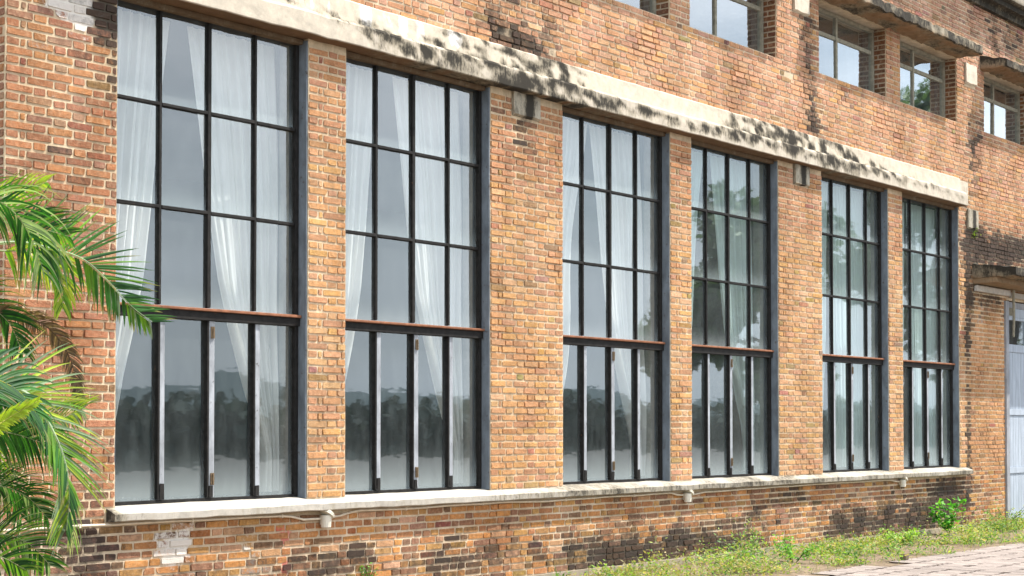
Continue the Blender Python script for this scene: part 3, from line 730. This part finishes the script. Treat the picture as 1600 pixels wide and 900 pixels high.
G1 = (.035, .135, .022); G2 = (.13, .28, .03); G3 = (.36, .46, .055); GL = (.19, .27, .17); DG = (.012, .07, .015); BR = (.16, .10, .06)
def frond(pts, ll, cols, roll=0.0, up=.2, droop=.8, wd=.011, step=.022, lean=.75, name='frond', rcol=(.30, .36, .20), sides=(1, -1), skip=0.0, start=.0, rr=.009):
    P = [at(u, v, Y) for u, v, Y in pts]
    # Catmull-Rom
    C = []; E = [P[0]*2-P[1]]+P+[P[-1]*2-P[-2]]
    for i in range(1, len(E)-2):
        for k in range(10):
            t = k/10; a, b0, c, d = E[i-1], E[i], E[i+1], E[i+2]
            C.append(.5*((2*b0)+(-a+c)*t+(2*a-5*b0+4*c-d)*t*t+(-a+3*b0-3*c+d)*t**3))
    C.append(P[-1])
    b = MB(); n = len(C); b.tube(C, [max(.0018, rr*(1-i/n)) for i in range(n)], 6, rcol)
    L = [0]
    for i in range(1, n): L.append(L[-1]+(C[i]-C[i-1]).length)
    s = start*L[-1]
    while s < L[-1]:
        i = max(k for k in range(n) if L[k] <= s); i = min(i, n-2)
        t = (s-L[i])/max(1e-6, L[i+1]-L[i]); p = C[i].lerp(C[i+1], t); T = (C[i+1]-C[i]).normalized()
        f = s/L[-1]
        S = T.cross(Vector((0, 0, 1))) if abs(T.z) < .97 else Vector((0, 1, 0)); S.normalize(); N = S.cross(T).normalized()
        S2 = S*math.cos(roll)+N*math.sin(roll); N2 = N*math.cos(roll)-S*math.sin(roll)
        for sd in sides:
            if random.random() < max(skip, .14): continue
            ln = ll*(.55+.75*math.sin(math.pi*min(1, .18+f*.72)))*random.uniform(.82, 1.08)*(1-.35*max(0, f-.8)/.2)
            lc = lean+.5*f*f
            d = T*lc+S2*sd*(1.0-.25*f)+N2*up+Vector((random.gauss(0, .06), random.gauss(0, .06), random.gauss(0, .06)))
            c = random.choice(cols); k = random.uniform(.75, 1.25); c = tuple(q*k for q in c)
            ribbon(b, p, d, N2, ln, wd*random.uniform(.85, 1.5), droop*random.uniform(.7, 1.3), c)
        s += step*random.uniform(.8, 1.2)
    return b.build(name, M['leaf'], palm)
# roll = pi/2 turns the leaflets into the plane of the wall
H = math.pi/2
frond([(-150, 470, -1.75), (-60, 395, -1.65), (20, 378, -1.55), (80, 388, -1.5), (130, 405, -1.45), (170, 440, -1.45), (205, 478, -1.4), (238, 503, -1.4)], .42, [G1, G1, G2, DG], roll=H*.97, up=.0, droop=.16, wd=.0085, step=.024, start=.42, rcol=(.38, .46, .33), rr=.011, sides=(1,))
frond([(-150, 480, -1.70), (-60, 398, -1.6), (20, 381, -1.5), (80, 391, -1.45), (130, 408, -1.4), (170, 443, -1.4), (205, 481, -1.35), (236, 505, -1.35)], .26, [G1, G2, GL], roll=H*.75, up=.05, droop=1.6, wd=.011, step=.02, start=.5, sides=(-1,), rr=.004)
frond([(-140, 520, -1.6), (-60, 340, -1.5), (-10, 315, -1.4), (35, 297, -1.4), (72, 285, -1.4)], .22, [G2, G3, G3], roll=H*.6, up=.3, droop=.9, wd=.009, step=.022, start=.3)
frond([(-150, 480, -2.0), (-70, 330, -2.0), (-20, 310, -2.05), (20, 330, -2.1), (50, 375, -2.1), (70, 430, -2.1)], .38, [G1, GL, GL, DG], roll=H*.35, up=.1, droop=1.6, wd=.008, step=.024, start=.3)
frond([(-150, 480, -1.2), (-60, 400, -1.2), (10, 392, -1.15), (60, 398, -1.1), (95, 430, -1.1), (98, 480, -1.1)], .26, [G3, G3, G2], roll=H*.5, up=.0, droop=1.6, wd=.010, step=.018, start=.55)
frond([(-150, 420, -1.9), (-80, 340, -1.8), (-10, 335, -1.8), (40, 350, -1.8), (110, 370, -1.8)], .30, [G1, DG, G2], roll=H*.6, up=.4, droop=.7, wd=.009, step=.022, start=.3)
frond([(-150, 520, -1.2), (-30, 490, -1.2), (30, 493, -1.2), (75, 512, -1.2), (105, 550, -1.2), (120, 600, -1.2), (122, 655, -1.2)], .12, [BR, (.22, .15, .10), (.10, .07, .05)], roll=H*.6, up=.0, droop=1.2, wd=.0045, step=.008, start=.35, rcol=BR, name='dead_frond')
frond([(-150, 760, -2.2), (-60, 620, -2.2), (0, 603, -2.2), (45, 618, -2.2), (72, 655, -2.2), (98, 710, -2.2), (108, 765, -2.2), (104, 825, -2.2)], .42, [G2, G3, G3, GL], roll=-H*.92, up=.0, droop=.45, wd=.0085, step=.019, start=.42, rcol=(.42, .50, .38), rr=.024, sides=(-1,))
frond([(-150, 768, -2.25), (-60, 625, -2.25), (0, 608, -2.25), (45, 622, -2.25), (72, 659, -2.25), (98, 714, -2.25), (108, 769, -2.25), (104, 829, -2.25)], .26, [G1, DG, G2], roll=-H*.85, up=.1, droop=1.0, wd=.011, step=.017, start=.4, sides=(1,), rr=.004)
frond([(-150, 700, -2.4), (-80, 600, -2.4), (-20, 590, -2.4), (30, 612, -2.4), (60, 650, -2.4)], .34, [G1, DG, G1], roll=-H*.7, up=.2, droop=1.0, wd=.012, step=.024, start=.3, rcol=(.40, .40, .06))
frond([(-120, 730, -2.6), (-40, 690, -2.6), (10, 655, -2.6), (60, 626, -2.6)], .09, [(.45, .58, .04), (.38, .52, .04)], roll=H*.7, up=.0, droop=.5, wd=.012, step=.012, start=.4, rcol=(.5, .5, .1))
frond([(-150, 800, -2.0), (-60, 690, -2.0), (0, 675, -2.0), (60, 690, -2.0), (110, 715, -2.0)], .26, [DG, G1, G1], roll=H*.7, up=.1, droop=1.2, wd=.008, step=.018, start=.3)
frond([(-150, 830, -1.6), (-60, 720, -1.6), (0, 690, -1.6), (60, 668, -1.5), (130, 640, -1.4)], .36, [G2, GL, G3], roll=H*.6, up=.1, droop=1.0, wd=.008, step=.021, start=.4)
frond([(-150, 880, -1.7), (-70, 790, -1.7), (-10, 760, -1.7), (40, 775, -1.7), (75, 810, -1.7)], .26, [DG, G1, GL], roll=H*.5, up=.3, droop=1.0, wd=.007, step=.013, start=.3)
frond([(-150, 950, -2.1), (-60, 860, -2.1), (0, 835, -2.1), (45, 850, -2.1), (80, 885, -2.1)], .26, [DG, G1, GL, G2], roll=H*.6, up=.3, droop=.9, wd=.007, step=.013, start=.3)
frond([(-130, 960, -2.5), (-60, 890, -2.5), (-5, 870, -2.5), (40, 890, -2.5)], .22, [G2, G2, DG], roll=H*.6, up=.3, droop=.9, wd=.008, step=.014, start=.3)
frond([(60, 640, -1.9), (85, 690, -1.9), (95, 740, -1.9), (112, 790, -1.9), (116, 850, -1.9)], .22, [G3, G2, (.30, .33, .12)], roll=-H*.7, up=.0, droop=1.6, wd=.008, step=.03, start=.5)
for q in range(3):
    y0 = 470+q*130
    frond([(-160, y0+160, -1.3-q*.2), (-90, y0+20, -1.3), (-40, y0, -1.2), (10, y0+30, -1.2), (35, y0+80, -1.2)], .28, [DG, G1, G1], roll=H*.5, up=.2, droop=1.2, wd=.008, step=.018, start=.25)

# ------------------------------------------------------------------ weeds
def leafquad(b, p, d, L, wd, col):
    d = Vector(d).normalized(); n = Vector((random.uniform(-1, 1), random.uniform(-1, 1), 1)).normalized(); s = d.cross(n).normalized()*wd
    i = [b.vert(p, col), b.vert(p+d*L*.45+s, col), b.vert(p+d*L, col), b.vert(p+d*L*.45-s, col)]; b.face(*i)
wcols = [(.13, .25, .045), (.20, .34, .06), (.06, .15, .03), (.31, .36, .10), (.32, .29, .13), (.10, .22, .07)]
def clump(b, x, y, h, r, n, cols, ls=.035):
    for k in range(n):
        a = random.uniform(0, 6.28); rr = r*math.sqrt(random.random()); z = random.random()**.8*h*(1-.6*(rr/r)**2)
        p = Vector((x+rr*math.cos(a), y+rr*math.sin(a), -.02+z))
        d = Vector((math.cos(a)+random.gauss(0, .5), math.sin(a)+random.gauss(0, .5), random.uniform(-.1, 1.0)))
        c = random.choice(cols); q = random.uniform(.7, 1.25); leafquad(b, p, d, ls*random.uniform(.6, 1.4), ls*.22*random.uniform(.7, 1.3), tuple(v*q for v in c))
gb = MB()
for k in range(3400):
    x = random.uniform(13.2, 30); y = -random.uniform(.05, 1.95)
    dn = fbm(x*.9, y*1.2, 55); edge = sst(-1.98, -1.5, y)
    if random.random() > .20+1.9*dn or random.random() > .25+edge: continue
    h = (.05+.14*random.random()+.34*max(0, fbm(x*.7, y, 61)))*(.5+.6*edge)*(.35+.65*sst(-.1, -.6, y))
    dry = fbm(x*1.1, y*1.1, 70) > .1
    clump(gb, x, y, h*random.uniform(.6, 1.7), .07+.08*random.random(), 24, wcols if not dry else [wcols[3], wcols[4], (.40, .33, .17), wcols[1]], .046)
for k in range(1700):
    x = random.uniform(13.2, 30); y = -random.uniform(.03, 2.05)
    if random.random() > .55+fbm(x, y, 44): continue
    c = random.choice(wcols[:5]+[(.42, .36, .18)]); q = random.uniform(.7, 1.3)
    ribbon(gb, (x, y, -.02), (random.gauss(0, .3), random.gauss(0, .3), 1), Vector((random.uniform(-1, 1), random.uniform(-1, 1), .1)), random.uniform(.06, .22), .0035, random.uniform(.2, 1.2), tuple(v*q for v in c), seg=3, fold=0)
tag(gb.build('weeds', M['weed']), kind='stuff')

def bush(name, label, x, y, h, r, n, cols, ls, z0=-.05):
    b = MB()
    for k in range(9):
        a = random.uniform(0, 6.28); tip = Vector((x+r*.8*math.cos(a), y+r*.8*math.sin(a), z0+h*random.uniform(.6, 1)))
        b.tube([(x, y, z0), Vector((x, y, z0)).lerp(tip, .5)+Vector((0, 0, .04)), tip], [.005, .004, .002], 5, (.12, .16, .04))
        for q in range(n//9):
            t = random.uniform(.25, 1.05); p = Vector((x, y, z0)).lerp(tip, t)+Vector((random.gauss(0, .03), random.gauss(0, .03), random.gauss(0, .02)))
            c = random.choice(cols); m_ = random.uniform(.7, 1.25)
            leafquad(b, p, (random.gauss(0, 1), random.gauss(0, 1), random.uniform(-.2, .7)), ls*random.uniform(.7, 1.3), ls*.33, tuple(v*m_ for v in c))
    o = b.build(name, M['weed'], None, loc=(x, y, z0)); tag(o, label, 'weed', None); return o
p = at(1482, 840, -.35); bush('weed', 'tall broad leafed green weed against the wall left of the door', p.x, -.35, .55, .30, 260, [(.06, .24, .03), (.09, .32, .03), (.16, .42, .05)], .085)
bush('weed', 'leafy pale green weed clump below the fourth window pier', at(1240, 880, -1.0).x, -1.0, .36, .33, 420, [(.14, .34, .05), (.20, .42, .06), (.08, .22, .04)], .04)
bush('weed', 'low bright weed under the fifth window at the wall foot', at(1405, 840, -.6).x, -.6, .26, .35, 360, [(.22, .42, .05), (.30, .46, .06)], .045)
bush('weed', 'small weed sprouting from the brick plinth below the second window', at(576, 893, -.06).x, -.07, .14, .10, 60, [(.06, .22, .03), (.14, .34, .04)], .03, z0=at(576, 905, -.06).z)
bush('weed', 'feathery weed growing beside the door foot', at(1575, 830, -.5).x, -.45, .42, .4, 320, [(.24, .34, .08), (.36, .38, .14), (.12, .24, .06)], .04)
p = at(1520, 380, 0); bush('weed', 'tiny yellow green sprig growing from the wall above the door canopy', p.x, -.03, .18, .10, 60, [(.26, .32, .07), (.18, .28, .05)], .03, z0=at(1522, 374).z)
# loose stone on the paving edge
b = MB(); q = at(1383, 880, -1.9)
b.box(-.055, .055, -.04, .04, 0, .07, (.16, .12, .09), (.1, -1, -1), .014); o = b.build('stone', M['paver'], None, bevel=.01); o.location = (18.0, -1.93, -.005)
tag(o, 'small dark broken brick lump lying at the edge of the paving', 'stone')

# ------------------------------------------------------------------ trees and far planting that the glass reflects
def tree(x, y, h, r, label, n=9000):
    e = bpy.data.objects.new('tree', None); COL.objects.link(e); e.location = (x, y, -.05); tag(e, label, 'tree', 'trees mirrored in the window glass')
    t = MB(); tips = []
    t.tube([(x, y, -.05), (x+.1, y, h*.25), (x-.05, y+.1, h*.5)], [.24, .18, .13], 10)
    for k in range(11):
        a = k*2.4; z0 = h*random.uniform(.25, .5); d = r*random.uniform(.5, .85); tp = Vector((x+d*math.cos(a), y+d*math.sin(a), h*random.uniform(.30, .92)))
        t.tube([(x, y, z0), Vector((x, y, z0)).lerp(tp, .5)+Vector((0, 0, .3)), tp], [.09, .06, .02], 6); tips.append(tp)
    t.build('trunk', M['bark'], e, loc=(x, y, -.05), smooth=True)
    c = MB()
    for k in range(n):
        tp = random.choice(tips); v = Vector((random.gauss(0, 1), random.gauss(0, 1), random.gauss(0, .8))).normalized()*random.random()**.4*r*.42
        p = tp+v; q = random.uniform(.6, 1.3); leafquad(c, p, (random.gauss(0, 1), random.gauss(0, 1), random.gauss(0, .6)), .42, .14, (.09*q, .16*q, .06*q))
    c.build('crown', M['crown'], e, loc=(x, y, -.05))
tree(38.5, -12.5, 8.4, 2.3, 'leafy tree mirrored in the third and fourth tall windows')
tree(64, -15, 12.5, 3.2, 'taller tree mirrored in the fifth and sixth tall windows')
tree(66, -20, 18, 3.6, 'tall tree mirrored in the upper window by the door')
h = MB()
for k in range(9000):
    x = random.uniform(-5, 190); y = -47.5-random.uniform(0, 3); top = 2.6+1.6*fbm(x*.16, 2)+.7*fbm(x*.7, 5)
    z = random.random()**.7*top; q = random.uniform(.5, 1.3)
    leafquad(h, Vector((x, y, z)), (random.gauss(0, 1), random.gauss(0, .6), random.gauss(0, .8)), .9, .34, (.05*q, .085*q, .075*q))
for i in range(95):
    x = -5+i*2.05; top = 2.2+1.4*fbm(x*.16, 2); h.box(x, x+2.1, -50, -48.6, -.05, top, (.025, .04, .022))
tag(h.build('hedge', M['fargreen']), 'long dark hedge across the yard mirrored low in the window glass', 'hedge')
hl = MB(); pr = None
for i in range(120):
    x = -400+i*12; z = 17+9*fbm(x*.006, 1)+3*fbm(x*.03, 2); a = hl.vert((x, -420, -.05), (.10, .16, .18)); c = hl.vert((x, -440-z*1.2, z), (.10, .16, .18)); d_ = hl.vert((x, -520, -.05), (.10, .16, .18))
    if pr: hl.face(pr[0], a, c, pr[1]); hl.face(pr[1], c, d_, pr[2])
    pr = (a, c, d_)
tag(hl.build('hills', M['fargreen']), kind='structure')
